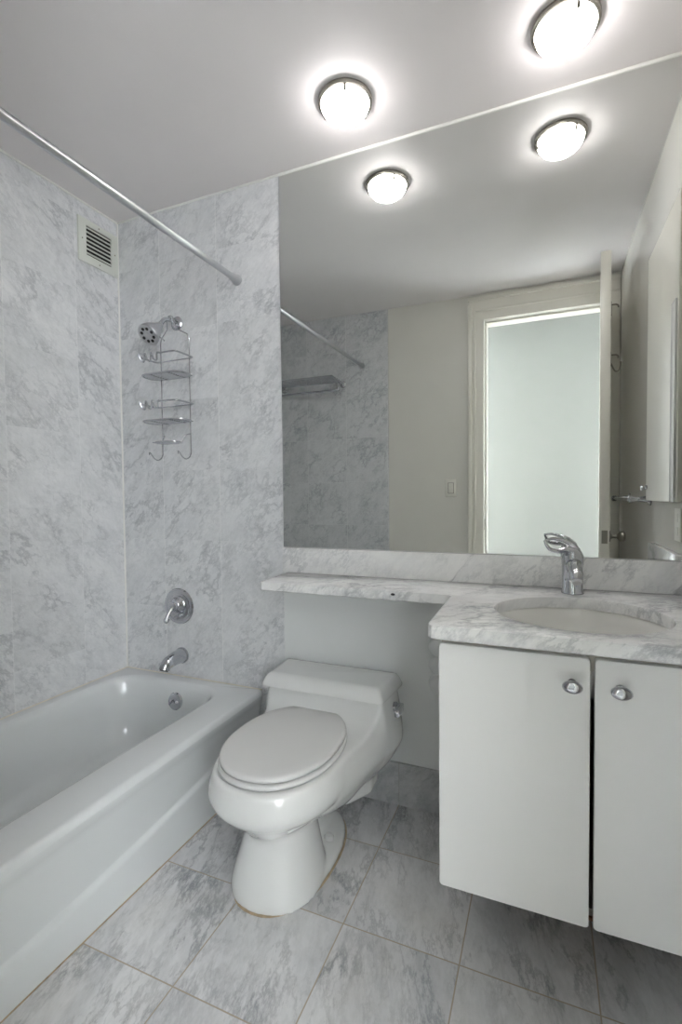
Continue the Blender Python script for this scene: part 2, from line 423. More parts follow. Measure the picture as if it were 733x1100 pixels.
for i in range(N+1):
    y = y1 + (y0-y1)*i/N; zl = zline(y)
    rows.append([(.746, y, .322), (.7445, y, .310), (.739, y, .295), (.732, y, .27), (.727, y, zl+.03), (.724, y, zl+.012), (.7245, y, zl+.007), (.730, y, zl+.001), (.7335, y, zl-.004), (.734, y, zl-.012), (.731, y, .03), (.730, y, 0)])
loft(bm, rows, False, False, closed=False)
tubsh = obj('shell', bm, M['enamel'], tub, 50)
bm = B(); box(bm, .7302, .733, y0, -.01, .0, .003, .0008); st = obj('floor_caulk', bm, M['stain'], tub); st['label'] = 'tan caulk line along the floor'
bm = B(); tube(bm, [(.005, -.0048, .343), (.742, -.0048, .343)], .003, 8); tube(bm, [(.0048, -.006, .343), (.0048, -D+.014, .343)], .003, 8); wk = obj('wall_caulk', bm, M['old_caulk'], tub); wk['label'] = 'yellowed caulk line along the tiled walls'
# overflow plate on the sloped end of the basin
no = Vector((0, -.985, .17)).normalized(); oc = Vector((.352, -.0745, .262))
bm = B(); lathe(bm, [(0, -.002), (.036, -.002), (.037, .004), (.033, .009), (.014, .0115), (0, .012)], oc, no, 32, False, False)
ovp = obj('overflow_plate', bm, M['chrome'], tub); ovp['label'] = 'round chrome overflow plate'
t_, u_, v_ = frame_of(no)
for dx in (-.016, .016):
    bm = B(); lathe(bm, [(.0055, .008), (.006, .013), (.004, .0155), (0, .016)], oc+Vector((dx, 0, 0)), no, 12, False, False); obj('screw', bm, M['satin'], ovp)
bm = B(); tube(bm, [oc+no*.011+Vector((-.004, 0, .004)), oc+no*.026+Vector((-.008, 0, -.004)), oc+no*.03+Vector((-.01, 0, -.012))], .004, 8); obj('trip_lever', bm, M['chrome'], ovp)
bm = B(); lathe(bm, [(0, 0), (.03, 0), (.03, .003), (.02, .004), (0, .002)], (.325, -.36, .0545), (0, 0, 1), 24, False, False); obj('drain', bm, M['chrome'], tub)

# ================================================================== TUB FITTINGS ON THE MARBLE WALL
VX = .318
sv = thing('shower_valve', 'round chrome shower valve with ball-tipped lever on the marble wall', 'shower valve', (VX, 0, .657))
bm = B(); lathe(bm, [(.0, 0), (.078, 0), (.080, .004), (.076, .010), (.066, .0125), (.060, .011), (.056, .013), (.03, .016), (0, .016)], (VX, 0, .657), (0, -1, 0), 48, False, False); obj('escutcheon', bm, M['chrome'], sv)
bm = B(); lathe(bm, [(.037, .012), (.037, .022), (.031, .027), (.028, .038), (.022, .044), (.022, .054), (.018, .061), (0, .064)], (VX+.010, 0, .668), (0, -1, 0), 32, False, False); obj('hub', bm, M['chrome'], sv)
bm = B(); tube(bm, catmull([(VX+.010, -.052, .668), (VX+.008, -.068, .650), (VX+.004, -.080, .630), (VX+.002, -.084, .617)], 6), [.011]*6+[.008]*12+[.0065]*1, 12)
sphere(bm, (VX+.001, -.085, .611), .0125); obj('lever', bm, M['chrome'], sv)
bm = B(); lathe(bm, [(.008, .012), (.008, .03), (.005, .036), (0, .037)], (VX+.022, 0, .622), (0, -1, 0), 14, False, False); tube(bm, [(VX+.022, -.03, .622), (VX-.002, -.034, .612)], .004, 8); obj('diverter', bm, M['chrome'], sv)
SX = .328
sp = thing('tub_spout', 'chrome tub spout on the marble wall below the valve', 'tub spout', (SX, 0, .437))
bm = B()
path = catmull([(SX, 0, .437), (SX, -.03, .437), (SX, -.06, .435), (SX, -.088, .430), (SX, -.106, .420), (SX, -.114, .406)], 5)
nn = len(path); rad = [.033 - .010*min(1, i/(nn*.85)) for i in range(nn)]
tube(bm, path, rad, 20); obj('spout_body', bm, M['chrome'], sp)
bm = B(); lathe(bm, [(.0, 0), (.036, 0), (.036, .006), (.031, .010), (0, .010)], (SX, 0, .437), (0, -1, 0), 32, False, False); obj('wall_flange', bm, M['chrome'], sp)
bm = B(); lathe(bm, [(.0175, 0), (.0175, .004), (.012, .004)], (SX, -.1145, .406), (0, -.45, -.9), 16, False, True); obj('outlet', bm, M['dark'], sp)

# shower head
HX = .335; HZ = 1.897
sh = thing('showerhead', 'chrome shower head on a bent arm with black nozzles', 'shower head', (HX, 0, HZ))
bm = B(); lathe(bm, [(.0, 0), (.030, 0), (.030, .003), (.024, .010), (.013, .014), (0, .014)], (HX, 0, HZ), (0, -1, 0), 28, False, False); obj('wall_flange', bm, M['chrome'], sh)
bm = B(); arm = catmull([(HX, 0, HZ), (HX, -.040, HZ+.004), (HX, -.080, HZ-.010), (HX, -.106, HZ-.044)], 6); tube(bm, arm, .0095, 14); obj('shower_arm', bm, M['chrome'], sh)
ha = Vector((-.03, -.74, -.67)).normalized(); hp = Vector((HX, -.102, HZ-.038))
bm = B(); lathe(bm, [(.011, -.004), (.014, 0), (.0145, .012), (.011, .015), (.0115, .018)], hp, ha, 20); obj('swivel_nut', bm, M['satin'], sh)
bm = B(); lathe(bm, [(.0, .012), (.016, .014), (.019, .022), (.026, .036), (.037, .056), (.044, .074), (.0465, .084), (.046, .090), (.042, .0935), (.038, .092), (0, .090)], hp, ha, 36, False, False)
hd = obj('head', bm, M['satin'], sh)
t_, u_, v_ = frame_of(ha)
for k in range(8):
    a = 2*pi*k/8 + .3; c = hp + ha*.0905 + u_*(.027*cos(a)) + v_*(.027*sin(a))
    bm = B(); lathe(bm, [(.0065, 0), (.0065, .003), (.005, .004)], c, ha, 12); obj('nozzle', bm, M['dark'], hd)
bm = B(); lathe(bm, [(.011, 0), (.011, .0025), (.004, .004)], hp+ha*.090, ha, 16); obj('centre_boss', bm, M['satin'], hd)
bm = B(); q = hp + ha*.075 + Vector((.034, .008, -.012)); tube(bm, [q, q+Vector((.026, .006, -.022))], .0028, 8); obj('spray_tab', bm, M['chrome'], hd)

# shower caddy hanging from the arm
CX0, CX1, CY = .2615, .4165, -.022
cd = thing('shower_caddy', 'two-shelf chrome wire caddy hanging from the shower arm', 'shower caddy', (.339, CY, 1.31))
WR = .0026
bm = B()
for s, x in ((-1, CX0), (1, CX1)):
    tube(bm, catmull([(.335+s*.018, CY-.022, HZ-.006), (.335+s*.024, CY-.014, HZ-.035)], 4) + catmull([(x-s*.006, CY, 1.835), (x, CY, 1.812), (x, CY, 1.79)], 4) + [(x, CY, 1.325)], WR, 8)
tube(bm, catmull([(.317, CY-.022, HZ-.006), (.320, CY-.022, HZ+.012), (.335, CY-.022, HZ+.018), (.350, CY-.022, HZ+.012), (.353, CY-.022, HZ-.006)], 5), WR, 8)
obj('frame', bm, M['wire'], cd)
def shelf_loop(x0, x1, ya, yb, z, r=.018): return rrect(x0, x1, yb, ya, r, z, 5)
for z in (1.657, 1.464):
    bm = B(); tube(bm, shelf_loop(.226, .440, CY+.004, -.122, z, .045), .0042, 8, True)
    for k in range(7):
        y = CY-.008 - k*.0135; e_ = .002 if k < 4 else .004+.007*(k-4); tube(bm, [(.228+e_, y, z-.001), (.438-e_, y, z-.001)], .0023, 6)
    for x in (.29, .385): tube(bm, [(x, CY, z-.004), (x, -.121, z-.004)], .002, 6)
    obj('shelf', bm, M['wire'], cd)
for z in (1.733, 1.536):
    bm = B()
    pts = [(.4165, CY, z), (.438, CY-.008, z), (.440, -.06, z), (.438, -.118, z), (.428, -.132, z)]
    pts += [(.40, -.135, z), (.36, -.135, z)]
    for k in range(3):                                  # scalloped bottle holders along the front
        x = .345-.034*k
        pts += [(x, -.135, z+.002), (x-.008, -.128, z-.020), (x-.017, -.126, z-.024), (x-.025, -.130, z-.016), (x-.029, -.135, z+.004)]
    pts += [(.240, -.130, z), (.234, -.118, z), (.236, -.06, z), (.240, CY-.006, z), (CX0, CY, z)]
    tube(bm, catmull(pts, 4), .0038, 7)
    tube(bm, [(CX0, CY, z), (CX1, CY, z)], .0028, 7)
    obj('rail', bm, M['wire'], cd)
bm = B(); tube(bm, shelf_loop(.283, .392, CY-.02, -.105, 1.374, .03), .0045, 8, True)
for k in range(5): tube(bm, [(.285, CY-.032-k*.013, 1.372), (.390, CY-.032-k*.013, 1.372)], .0026, 6)
for s, x in ((-1, CX0), (1, CX1)):
    xe = .283 if s < 0 else .392
    tube(bm, catmull([(x, CY, 1.412), (xe+s*.006, CY-.004, 1.409), (xe, CY-.016, 1.398), (xe-s*.001, CY-.03, 1.375)], 5), .0026, 7)
obj('soap_dish', bm, M['wire'], cd)
for x in (CX0, CX1):
    bm = B(); tube(bm, catmull([(x, CY, 1.33), (x-.002, CY-.008, 1.312), (x-.006, CY-.026, 1.303), (x-.010, CY-.044, 1.312), (x-.013, CY-.058, 1.330), (x-.012, CY-.068, 1.333), (x-.009, CY-.070, 1.322)], 5), .0026, 8); obj('hook', bm, M['wire'], cd)

# curtain rod
rd = thing('curtain_rod', 'satin chrome shower curtain rod running over the tub', 'curtain rod', (.650, -D/2, 2.03))
RP = Vector((.652, 0, 2.027)); RQ = Vector((.643, -D+.008, 2.040))
bm = B(); tube(bm, [RP+(RQ-RP)*.004, RQ+(RP-RQ)*.004], .0125, 20); obj('tube', bm, M['satin'], rd)
for a, b in ((RP, RQ), (RQ, RP)):
    bm = B(); lathe(bm, [(0, 0), (.0215, 0), (.0225, .006), (.0205, .016), (.016, .026), (.0145, .045), (.0125, .05)], a, (b-a).normalized(), 24, False, False); obj('end_flange', bm, M['satin'], rd)

# vent grille
vg = thing('vent_grille', 'square white vent grille high on the long marble wall', 'vent', (0, -.109, 2.147))
bm = B(); fy0, fy1, fz0, fz1 = -.212, -.008, 2.148, 2.332; ly0, ly1, lz0, lz1 = -.173, -.043, 2.182, 2.306
for a in ((fy0, fy1, fz0, lz0), (fy0, fy1, lz1, fz1), (fy0, ly0, lz0, lz1), (ly1, fy1, lz0, lz1)): box(bm, 0, .007, *a)
bmesh.ops.remove_doubles(bm, verts=bm.verts[:], dist=1e-5); obj('frame', bm, M['vent'], vg, 30)
bm = B(); box(bm, .0004, .001, ly0, ly1, lz0, lz1); bk = obj('backing', bm, M['duct_shade'], vg); bk['label'] = 'dark sheet painting the shade behind the slats'  # flat dark sheet, its colour stands in for the shaded duct
for k in range(7):
    z = lz0 + (k+.62)*(lz1-lz0)/7
    bm = B(); vs = [bm.verts.new(p) for p in ((.0012, ly0, z+.004), (.0012, ly1, z+.004), (.008, ly1, z-.0065), (.008, ly0, z-.0065), (.0012, ly0, z+.0025), (.0012, ly1, z+.0025), (.008, ly1, z-.008), (.008, ly0, z-.008))]
    for f in ((0, 1, 2, 3), (7, 6, 5, 4), (0, 4, 5, 1), (3, 2, 6, 7), (0, 3, 7, 4), (1, 5, 6, 2)): bm.faces.new([vs[i] for i in f])
    obj('slat', bm, M['vent'], vg, 0)
for y, z in ((-.193, 2.243), (-.108, 2.163), (-.024, 2.243), (-.108, 2.32)):
    bm = B(); lathe(bm, [(.003, .007), (.0032, .0082), (.002, .009), (0, .0092)], (0, y, z), (1, 0, 0), 10, False, False); obj('screw', bm, M['nickel'], vg)

# ================================================================== TOILET
TX = 1.098
to = thing('toilet', 'white one-piece toilet with lid down between tub and vanity', 'toilet', (TX, -.33, 0))
def section(y, wt, wm, wb, zt, zb, zm, crown=.0):
    """closed cross-section at depth y: half widths at top / middle / bottom"""
    pts = [(0, zb), (wb*.55, zb), (wb*.9, zb+.004), (wb, zb+.012), (wb+(wm-wb)*.55, zb+(zm-zb)*.42), (wb+(wm-wb)*.9, zb+(zm-zb)*.78), (wm, zm), (wm+(wt-wm)*.45, zm+(zt-zm)*.55), (wt+.002, zt-.018), (wt-.003, zt-.006), (wt-.012, zt), (wt*.5, zt), (0, zt)]
    pts = [(p.x, p.z) for p in catmull([(x, 0, z) for x, z in pts], 3)]
    c = TX - .024*max(0, min(1, (-y-.10)/.5))
    r = [(c+x, y, z) for x, z in pts]; l = [(c-x, y, z) for x, z in reversed(pts[1:-1])]
    return r + l
bm = B()
st = [ # y, half widths top / middle / bottom, z top / bottom / middle
 (-.016, .228, .248, .160, .452, .170, .290), (-.06, .230, .258, .178, .452, .160, .288), (-.12, .228, .255, .184, .452, .160, .288), (-.155, .222, .247, .180, .452, .160, .288),
 (-.168, .219, .244, .178, .448, .160, .288), (-.178, .216, .240, .176, .415, .160, .287), (-.195, .212, .236, .172, .385, .161, .285), (-.225, .207, .229, .168, .364, .162, .28), (-.28, .200, .220, .162, .354, .163, .276),
 (-.35, .193, .212, .155, .352, .164, .272), (-.42, .187, .2045, .130, .352, .172, .276), (-.46, .178, .196, .108, .3515, .182, .282), (-.49, .150, .165, .08, .350, .20, .285)]
st2 = []
for i in range(len(st)-1):
    p0, p1, p2, p3 = st[max(i-1, 0)], st[i], st[i+1], st[min(i+2, len(st)-1)]
    for k in range(5):
        t = k/5; st2.append(tuple(.5*(2*b_+(c_-a_)*t+(2*a_-5*b_+4*c_-d_)*t*t+(3*b_-a_-3*c_+d_)*t**3) for a_, b_, c_, d_ in zip(p0, p1, p2, p3)))
st2.append(st[-1]); st = st2
loft(bm, [section(*s) for s in st])
def egg(cy0, cy1, hw, z, n=40, e=2.3):
    c = (cy0+cy1)/2; b = (cy1-cy0)/2; out = []
    for i in range(n):
        a = 2*pi*i/n; x = abs(cos(a))**(2/e)*math.copysign(1, cos(a)); y = abs(sin(a))**(2/e)*math.copysign(1, sin(a))
        out.append((TX-.012+hw*x, c+b*y, z))
    return out
# bowl
def bowl_ring(hw, yf, yb, z): return [(x-.008, y, zz) for x, y, zz in egg(yf, yb, hw, z, 64, 2.15)]
loft(bm, [bowl_ring(.098, -.556, -.20, .160), bowl_ring(.108, -.568, -.19, .178), bowl_ring(.128, -.590, -.18, .200), bowl_ring(.153, -.615, -.17, .224), bowl_ring(.179, -.640, -.16, .248),
          bowl_ring(.197, -.656, -.155, .266), bowl_ring(.205, -.663, -.15, .282), bowl_ring(.207, -.665, -.15, .296), bowl_ring(.204, -.662, -.15, .315), bowl_ring(.197, -.655, -.155, .338), bowl_ring(.193, -.651, -.16, .348), bowl_ring(.186, -.644, -.165, .3525)])
# pedestal
loft(bm, [egg(-.612, -.13, .138, -.004), egg(-.612, -.13, .138, .010), egg(-.606, -.136, .133, .022), egg(-.59, -.15, .10, .034)])       # foot flange
loft(bm, [egg(-.610, -.32, .136, .0), egg(-.606, -.32, .133, .03), egg(-.592, -.325, .123, .07), egg(-.575, -.33, .112, .11), egg(-.560, -.335, .104, .145), egg(-.553, -.34, .102, .175), egg(-.56, -.34, .106, .23)])
loft(bm, [egg(-.40, -.135, .070, .0), egg(-.40, -.13, .058, .06), egg(-.40, -.10, .07, .20)])                                            # trapway column
rr = []
for y, hw, z0, z1 in ((-.30, .05, .125, .20), (-.24, .130, .108, .20), (-.15, .172, .102, .20), (-.08, .172, .108, .20), (-.035, .15, .13, .20)):
    rr.append([(TX+hw, y, z1), (TX-hw, y, z1), (TX-hw, y, z0+.012), (TX-hw+.02, y, z0), (TX+hw-.02, y, z0), (TX+hw, y, z0+.012)])
loft(bm, rr)
body = obj('body', bm, M['porcelain'], to, 0)
md = body.modifiers.new('merge', 'REMESH'); md.mode = 'VOXEL'; md.voxel_size = .005; md.use_smooth_shade = True
ms = body.modifiers.new('soften', 'SMOOTH'); ms.factor = .5; ms.iterations = 16
# tank lid: flared slab
def lidring(yb, yf, wb, wf, z, r=.012):
    P = [(TX-wb, yb), (TX-wf, yf), (TX+wf, yf), (TX+wb, yb)]; out = []
    for i in range(4):
        p = Vector(P[i]); a = (Vector(P[i-1])-p).normalized(); b = (Vector(P[(i+1) % 4])-p).normalized()
        for k in range(5):
            t = k/4; q = p + a*r*(1-t)**2 + b*r*t**2; out.append((q.x, q.y, z))
    return out
bm = B()
loft(bm, [lidring(-.012, -.200, .240, .226, .449), lidring(-.010, -.206, .246, .231, .452), lidring(-.010, -.207, .247, .232, .460), lidring(-.012, -.196, .236, .222, .482), lidring(-.014, -.190, .229, .216, .491), lidring(-.020, -.183, .222, .209, .4955), lidring(-.032, -.171, .21, .197, .497)])
obj('tank_lid', bm, M['porcelain'], to, 50)
# seat and lid outlines
SXC = TX-.023
def seat_outline(hw, yf, yb, z, sc=1., n=64, cut=True):
    c = -.40; bf = c-yf; br = .235; out = []
    for i in range(n):
        a = 2*pi*i/n; s_, c_ = sin(a), cos(a)
        x = hw*abs(c_)**(2/2.15)*math.copysign(1, c_)
        if s_ < 0: y = c + bf*-abs(s_)**(2/2.15)
        else: y = min(c + br*abs(s_)**(2/2.3), yb)
        cx, cy = SXC, -.41
        out.append((cx + x*sc, cy + (y-cy)*sc, z))
    return out
def plate(name, hw, yf, yb, z0, z1, dome, mat, parent):
    bm = B()
    rs = [seat_outline(hw-.006, yf+.006, yb-.003, z0), seat_outline(hw-.001, yf+.001, yb-.001, z0+.003), seat_outline(hw, yf, yb, z0+(z1-z0)*.5), seat_outline(hw-.001, yf+.001, yb-.001, z1-.004), seat_outline(hw-.005, yf+.005, yb-.003, z1-.0005), seat_outline(hw-.012, yf+.012, yb-.008, z1+dome*.25)]
    rs += [seat_outline(hw-.012, yf+.012, yb-.008, z1+dome*(1-s**2*.75), s) for s in (.85, .65, .42, .2, .05)]
    loft(bm, rs); return obj(name, bm, mat, parent, 60)
plate('seat', .178, -.634, -.172, .3545, .3705, .0, M['seat_plastic'], to)
plate('seat_lid', .175, -.630, -.166, .373, .389, .004, M['seat_plastic'], to)
# flush lever on the right side of the tank
lv = Vector((TX+.243, -.098, .405))
bm = B(); lathe(bm, [(0, -.004), (.017, -.004), (.017, .006), (.011, .010), (.009, .020), (0, .021)], lv, (1, 0, .1), 20, False, False)
fl = obj('flush_lever', bm, M['chrome'], to); fl['label'] = 'chrome flush lever'
bm = B(); box(bm, lv.x+.010, lv.x+.028, lv.y-.050, lv.y+.014, lv.z-.015, lv.z+.013, .004, 2); obj('paddle', bm, M['chrome'], fl)
bm = B(); lathe(bm, [(.0165, -.002), (.016, .014), (.0125, .021), (0, .023)], (1.176, -.305, .024), (.1, 0, 1), 18, True, False); obj('bolt_cap', bm, M['seat_plastic'], to)
# old caulk ring
bm = B(); o_ = egg(-.6165, -.126, .1425, 0); i_ = egg(-.608, -.134, .134, 0)
loft(bm, [[(x, y, .0005) for x, y, z in o_], [(x, y, .002) for x, y, z in o_], [(x, y, .004) for x, y, z in i_]], False, False); ck = obj('floor_caulk', bm, M['stain'], to); ck['label'] = 'tan caulk ring around the foot'

# ================================================================== MARBLE BASEBOARD, WALL FITTING
bm = B(); box(bm, XM, W, -.011, 0, 0, .157, .0015); struct('baseboard_back', bm, M['base_marble'], 'low grey marble baseboard behind the toilet', 'baseboard')
tp = thing('wall_fitting', 'white three-lobed fitting on the wall left of the vanity, under the countertop', 'wall fitting', (1.50, 0, .43))
for z in (.604, .540, .474):
    bm = B(); lathe(bm, [(.050, 0), (.050, .014), (.046, .024), (.038, .029), (0, .031)], (1.490, 0, z), (0, -1, 0), 36, False, False)
    for v in bm.verts: v.co.z = z + (v.co.z-z)*.80
    obj('lobe', bm, M['white_wall'], tp, 50)

# ================================================================== VANITY
va = thing('vanity_cabinet', 'white wall-hung vanity cabinet with two flat doors', 'vanity cabinet', (1.90, -.28, .2))
VX0, VXG, YD = 1.586, 1.9135, -.560
bm = B()
box(bm, VX0+.004, VX0+.020, YD+.020, -.0, .204, .806); box(bm, W-.018, W-.002, YD+.020, 0, .204, .806)
box(bm, VX0+.020, W-.018, YD+.030, 0, .204, .220)
box(bm, VX0+.020, W-.018, YD+.020, YD+.036, .755, .806)
box(bm, VX0+.020, W-.018, -.016, 0, .220, .806)
obj('carcass', bm, M['cab_inside'], va, 0)
bm = B(); box(bm, VX0+.10, VXG+.1, YD+.022, -.05, .1985, .2038); rb = obj('bottom_board', bm, M['raw_board'], va, 0); rb['label'] = 'raw brown underside board'
def oval_knob(x, z, parent):
    bm = B(); lathe(bm, [(.0, 0), (.010, 0), (.010, .003), (.0065, .006), (.0065, .014), (.012, .018), (.0150, .022), (.0150, .026), (.0120, .031), (.006, .0335), (0, .034)], (x, YD, z), (0, -1, 0), 28, False, False)
    for v in bm.verts:
        if v.co.y < YD-.016: v.co.x = x + (v.co.x-x)*1.35; v.co.z = z + (v.co.z-z)*.92
    k = obj('knob', bm, M['chrome'], parent); k['label'] = 'oval chrome knob'
for x0, x1, kx in ((VX0, VXG-.0045, 1.8735), (VXG+.0045, W-.004, 1.9645)):
    bm = B(); r = .008; rg = [(a, b) for a, b, c in rrect(x0, x1, .197, .787, r, 0, 4)]
    loft(bm, [[(a, YD+.018, b) for a, b in rg], [(a, YD+.0015, b) for a, b in rg], [(a + (.0015 if a < (x0+x1)/2 else -.0015), YD, b + (.0015 if b < .5 else -.0015)) for a, b in rg]])
    d = obj('door', bm, M['laminate'], va, 30); oval_knob(kx, .730, d)

# countertop (L-shaped slab with a round cut-out)
SKX, SKY, SKA, SKB = 1.898, -.350, .202, .190
TH = .032
bm = B()
outer = [(.874, -.001), (.884, -.222), (.886, -.232), (.896, -.240)]
outer += [(1.535, -.2430), (1.548, -.2445), (1.556, -.249), (1.560, -.258)]
outer += [(1.566, -.580), (1.569, -.594), (1.578, -.6035), (1.592, -.6060)]
outer += [(W-.002, -.6060), (W-.002, -.001)]
n_h = 56
hole = [(SKX+SKA*cos(2*pi*i/n_h), SKY+SKB*sin(2*pi*i/n_h)) for i in range(n_h)]
def counter_layer(z, grow, up):
    # ring of vertices for outline and hole at height z
    def offs(poly, d):
        out = []; n = len(poly)
        for i in range(n):
            p = Vector(poly[i]); a = (p-Vector(poly[i-1])).normalized(); b = (Vector(poly[(i+1) % n])-p).normalized(); t = (a+b).normalized()
            nrm = Vector((t.y, -t.x)); q = p + nrm*d; out.append((q.x, q.y, z))
        return out
    return offs(outer[::1], grow), offs(hole, grow)
layers = [(-TH, -.003), (-TH+.003, 0), (-.006, 0), (-.0015, -.0015), (0, -.006)]
orings, hrings = [], []
area2 = sum(outer[i-1][0]*outer[i][1]-outer[i][0]*outer[i-1][1] for i in range(len(outer)))
sg = 1 if area2 > 0 else -1
for dz, gr in layers:
    o_, h_ = counter_layer(ZC+dz, gr*sg, True)
    _, h_ = counter_layer(ZC+dz, gr*-1 if dz > -.01 else 0, True)
    orings.append([bm.verts.new(p) for p in o_]); hrings.append([bm.verts.new(p) for p in h_])
for rs in (orings, hrings):
    for a, b in zip(rs, rs[1:]):
        for i in range(len(a)): bm.faces.new((a[i], a[(i+1) % len(a)], b[(i+1) % len(a)], b[i]))
for k in (0, -1):
    es = []
    for rs in (orings, hrings):
        r = rs[k]
        for i in range(len(r)):
            e = bm.edges.get((r[i], r[(i+1) % len(r)])); es.append(e)
    bmesh.ops.triangle_fill(bm, edges=es, use_beauty=True)
tag(obj('countertop', bm, M['slab'], None, 30, origin=(1.55, -.3, ZC-TH)), 'white marble countertop running over the toilet as a narrow shelf', 'countertop')
ct = bpy.data.objects['countertop']; bm = B(); sphere(bm, (1.378, -.2428, .828), .0055, 1.3, .25, .7, 12); ch_ = obj('chip', bm, M['dark'], ct); ch_['label'] = 'small dark chip in the front edge'
bm = B(); box(bm, .857, W-.002, -.020, -.0005, ZC+.0003, ZMB-.002, .0015)
tag(obj('backsplash', bm, M['slab'], None, 30, origin=(1.53, 0, ZC)), 'marble backsplash strip below the mirror', 'backsplash')
bm = B(); box(bm, W-.022, W-.001, -.52, -.0205, ZC+.0003, ZMB+.008, .0015)
tag(obj('side_splash', bm, M['slab'], None, 30, origin=(W-.01, -.27, ZC)), 'marble side splash on the right wall, seen in the mirror', 'side splash')
# sink
sk = thing('sink', 'cream white round sink set under the marble countertop', 'sink', (SKX, SKY, ZC-.17))
bm = B(); zs = ZC-TH-.0005
def ell(f, z): return [(SKX+(SKA+.004)*f*cos(2*pi*i/48), SKY+(SKB+.004)*f*sin(2*pi*i/48), z) for i in range(48)]
prof = [(1.06, 0), (1.0, 0), (.985, -.004), (.965, -.03), (.92, -.07), (.83, -.105), (.66, -.13), (.42, -.143), (.12, -.148)]
loft(bm, [ell(f, zs+z) for f, z in prof] + [ell(f, zs+z-.010) for f, z in reversed(prof[2:])] + [ell(1.06, zs-.010), ell(1.06, zs)], False, False); obj('bowl', bm, M['sink_china'], sk, 60)
bm = B(); lathe(bm, [(.0, 0), (.026, 0), (.026, .003), (.021, .005), (.017, .003), (0, .003)], (SKX, SKY, zs-.1485), (0, 0, 1), 24, False, False); obj('drain', bm, M['chrome'], sk)
# faucet
FX, FY = 1.896, -.092
fa = thing('faucet', 'chrome single-lever faucet behind the sink', 'faucet', (FX, FY, ZC))
bm = B(); lathe(bm, [(0, .0003), (.0315, .0003), (.0315, .006), (.029, .010), (.0292, .05), (.0300, .085), (.031, .100), (.030, .114), (.025, .126), (.014, .134), (0, .137)], (FX, FY, ZC), (.0, .0, 1), 32, False, False); obj('faucet_body', bm, M['chrome'], fa)
bm = B(); pth = catmull([(FX+.002, FY-.012, ZC+.082), (FX+.003, FY-.045, ZC+.088), (FX+.004, FY-.085, ZC+.084), (FX+.005, FY-.115, ZC+.072), (FX+.005, FY-.128, ZC+.058)], 5)
tube(bm, pth, [.024-.008*i/(len(pth)-1) for i in range(len(pth))], 18); spt = obj('spout', bm, M['chrome'], fa)
bm = B(); lathe(bm, [(.0, 0), (.0125, 0), (.0125, .009), (.009, .009), (0, .007)], (FX+.005, FY-.1275, ZC+.060), (0, -.6, -.8), 18, False, False); obj('aerator', bm, M['satin'], spt)
bm = B()
hc = catmull([(FX+.010, FY-.008, ZC+0.123), (FX-0.014, FY-.022, ZC+0.133), (FX-0.042, FY-.030, ZC+0.130), (FX-0.062, FY-.034, ZC+0.134), (FX-0.073, FY-.036, ZC+0.148), (FX-0.078, FY-.036, ZC+0.161)], 6)
tube(bm, hc, [.013-.0095*(i/(len(hc)-1))**.7 for i in range(len(hc))], 14, False, .9)
hc = catmull([(FX-0.078, FY-.034, ZC+0.160), (FX-0.058, FY-.014, ZC+0.164), (FX-0.032, FY+.0, ZC+0.159), (FX-0.007, FY+.006, ZC+0.147), (FX+.012, FY-.002, ZC+0.127)], 6)
tube(bm, hc, [.0032+.0105*(i/(len(hc)-1))**1.3 for i in range(len(hc))], 14, False, .9)
lathe(bm, [(.026, 0), (.0255, .012), (.018, .024), (0, .030)], (FX, FY-.002, ZC+.112), (.10, -.05, 1), 24, True, False)
hdl = obj('lever_handle', bm, M['chrome'], fa)

# ================================================================== MIRROR
mi = thing('wall_mirror', 'large frameless wall mirror from backsplash to ceiling', 'mirror', (1.53, 0, ZMB))
bm = B(); box(bm, XM+.001, W-.0015, -.005, -.0003, ZMB, H-.0105); obj('mirror_glass', bm, M['mirror'], mi, 0)
bm = B(); box(bm, XM-.0012, XM+.001, -.0055, -.0003, ZMB, H-.0105); eg = obj('edge_strip', bm, M['satin'], mi, 0)

# ================================================================== CEILING LIGHTS
def ceiling_light(x, y, label):
    cl = thing('ceiling_light', label, 'ceiling light', (x, y, H), 'round ceiling lights')
    bm = B(); lathe(bm, [(0, 0), (.0845, 0), (.0870, .003), (.0870, .009), (.0850, .0135), (.0785, .015), (.0765, .012), (.0, .010)], (x, y, H-.0003), (0, 0, -1), 48, False, False); obj('rim', bm, M['nickel'], cl)
    bm = B(); pr = [(.0768*cos(a), .013+.050*sin(a)) for a in [pi/2*i/10 for i in range(10)]] + [(0, .063)]
    lathe(bm, pr, (x, y, H), (0, 0, -1), 48, True, False); obj('glass_shade', bm, M['lamp'], cl)
    for k in range(3):
        a = 2*pi*k/3 + .9; c = Vector((x+.079*cos(a), y+.079*sin(a), H-.011))
        bm = B(); lathe(bm, [(.004, 0), (.004, .010), (.0055, .012), (.0055, .018), (.003, .021), (0, .0215)], c, (-.25*cos(a), -.25*sin(a), -1), 12, True, False); obj('clip_screw', bm, M['nickel'], cl)
    return cl
lightA = ceiling_light(1.2258, -.2299, 'round domed ceiling light nearer the tub')
lightB = lightA.copy(); COL.objects.link(lightB); lightB.location = (1.8641, -.2269, H); lightB['label'] = 'round domed ceiling light nearer the right wall, above the sink'
for ch in list(lightA.children):
    c = ch.copy(); COL.objects.link(c); c.parent = lightB

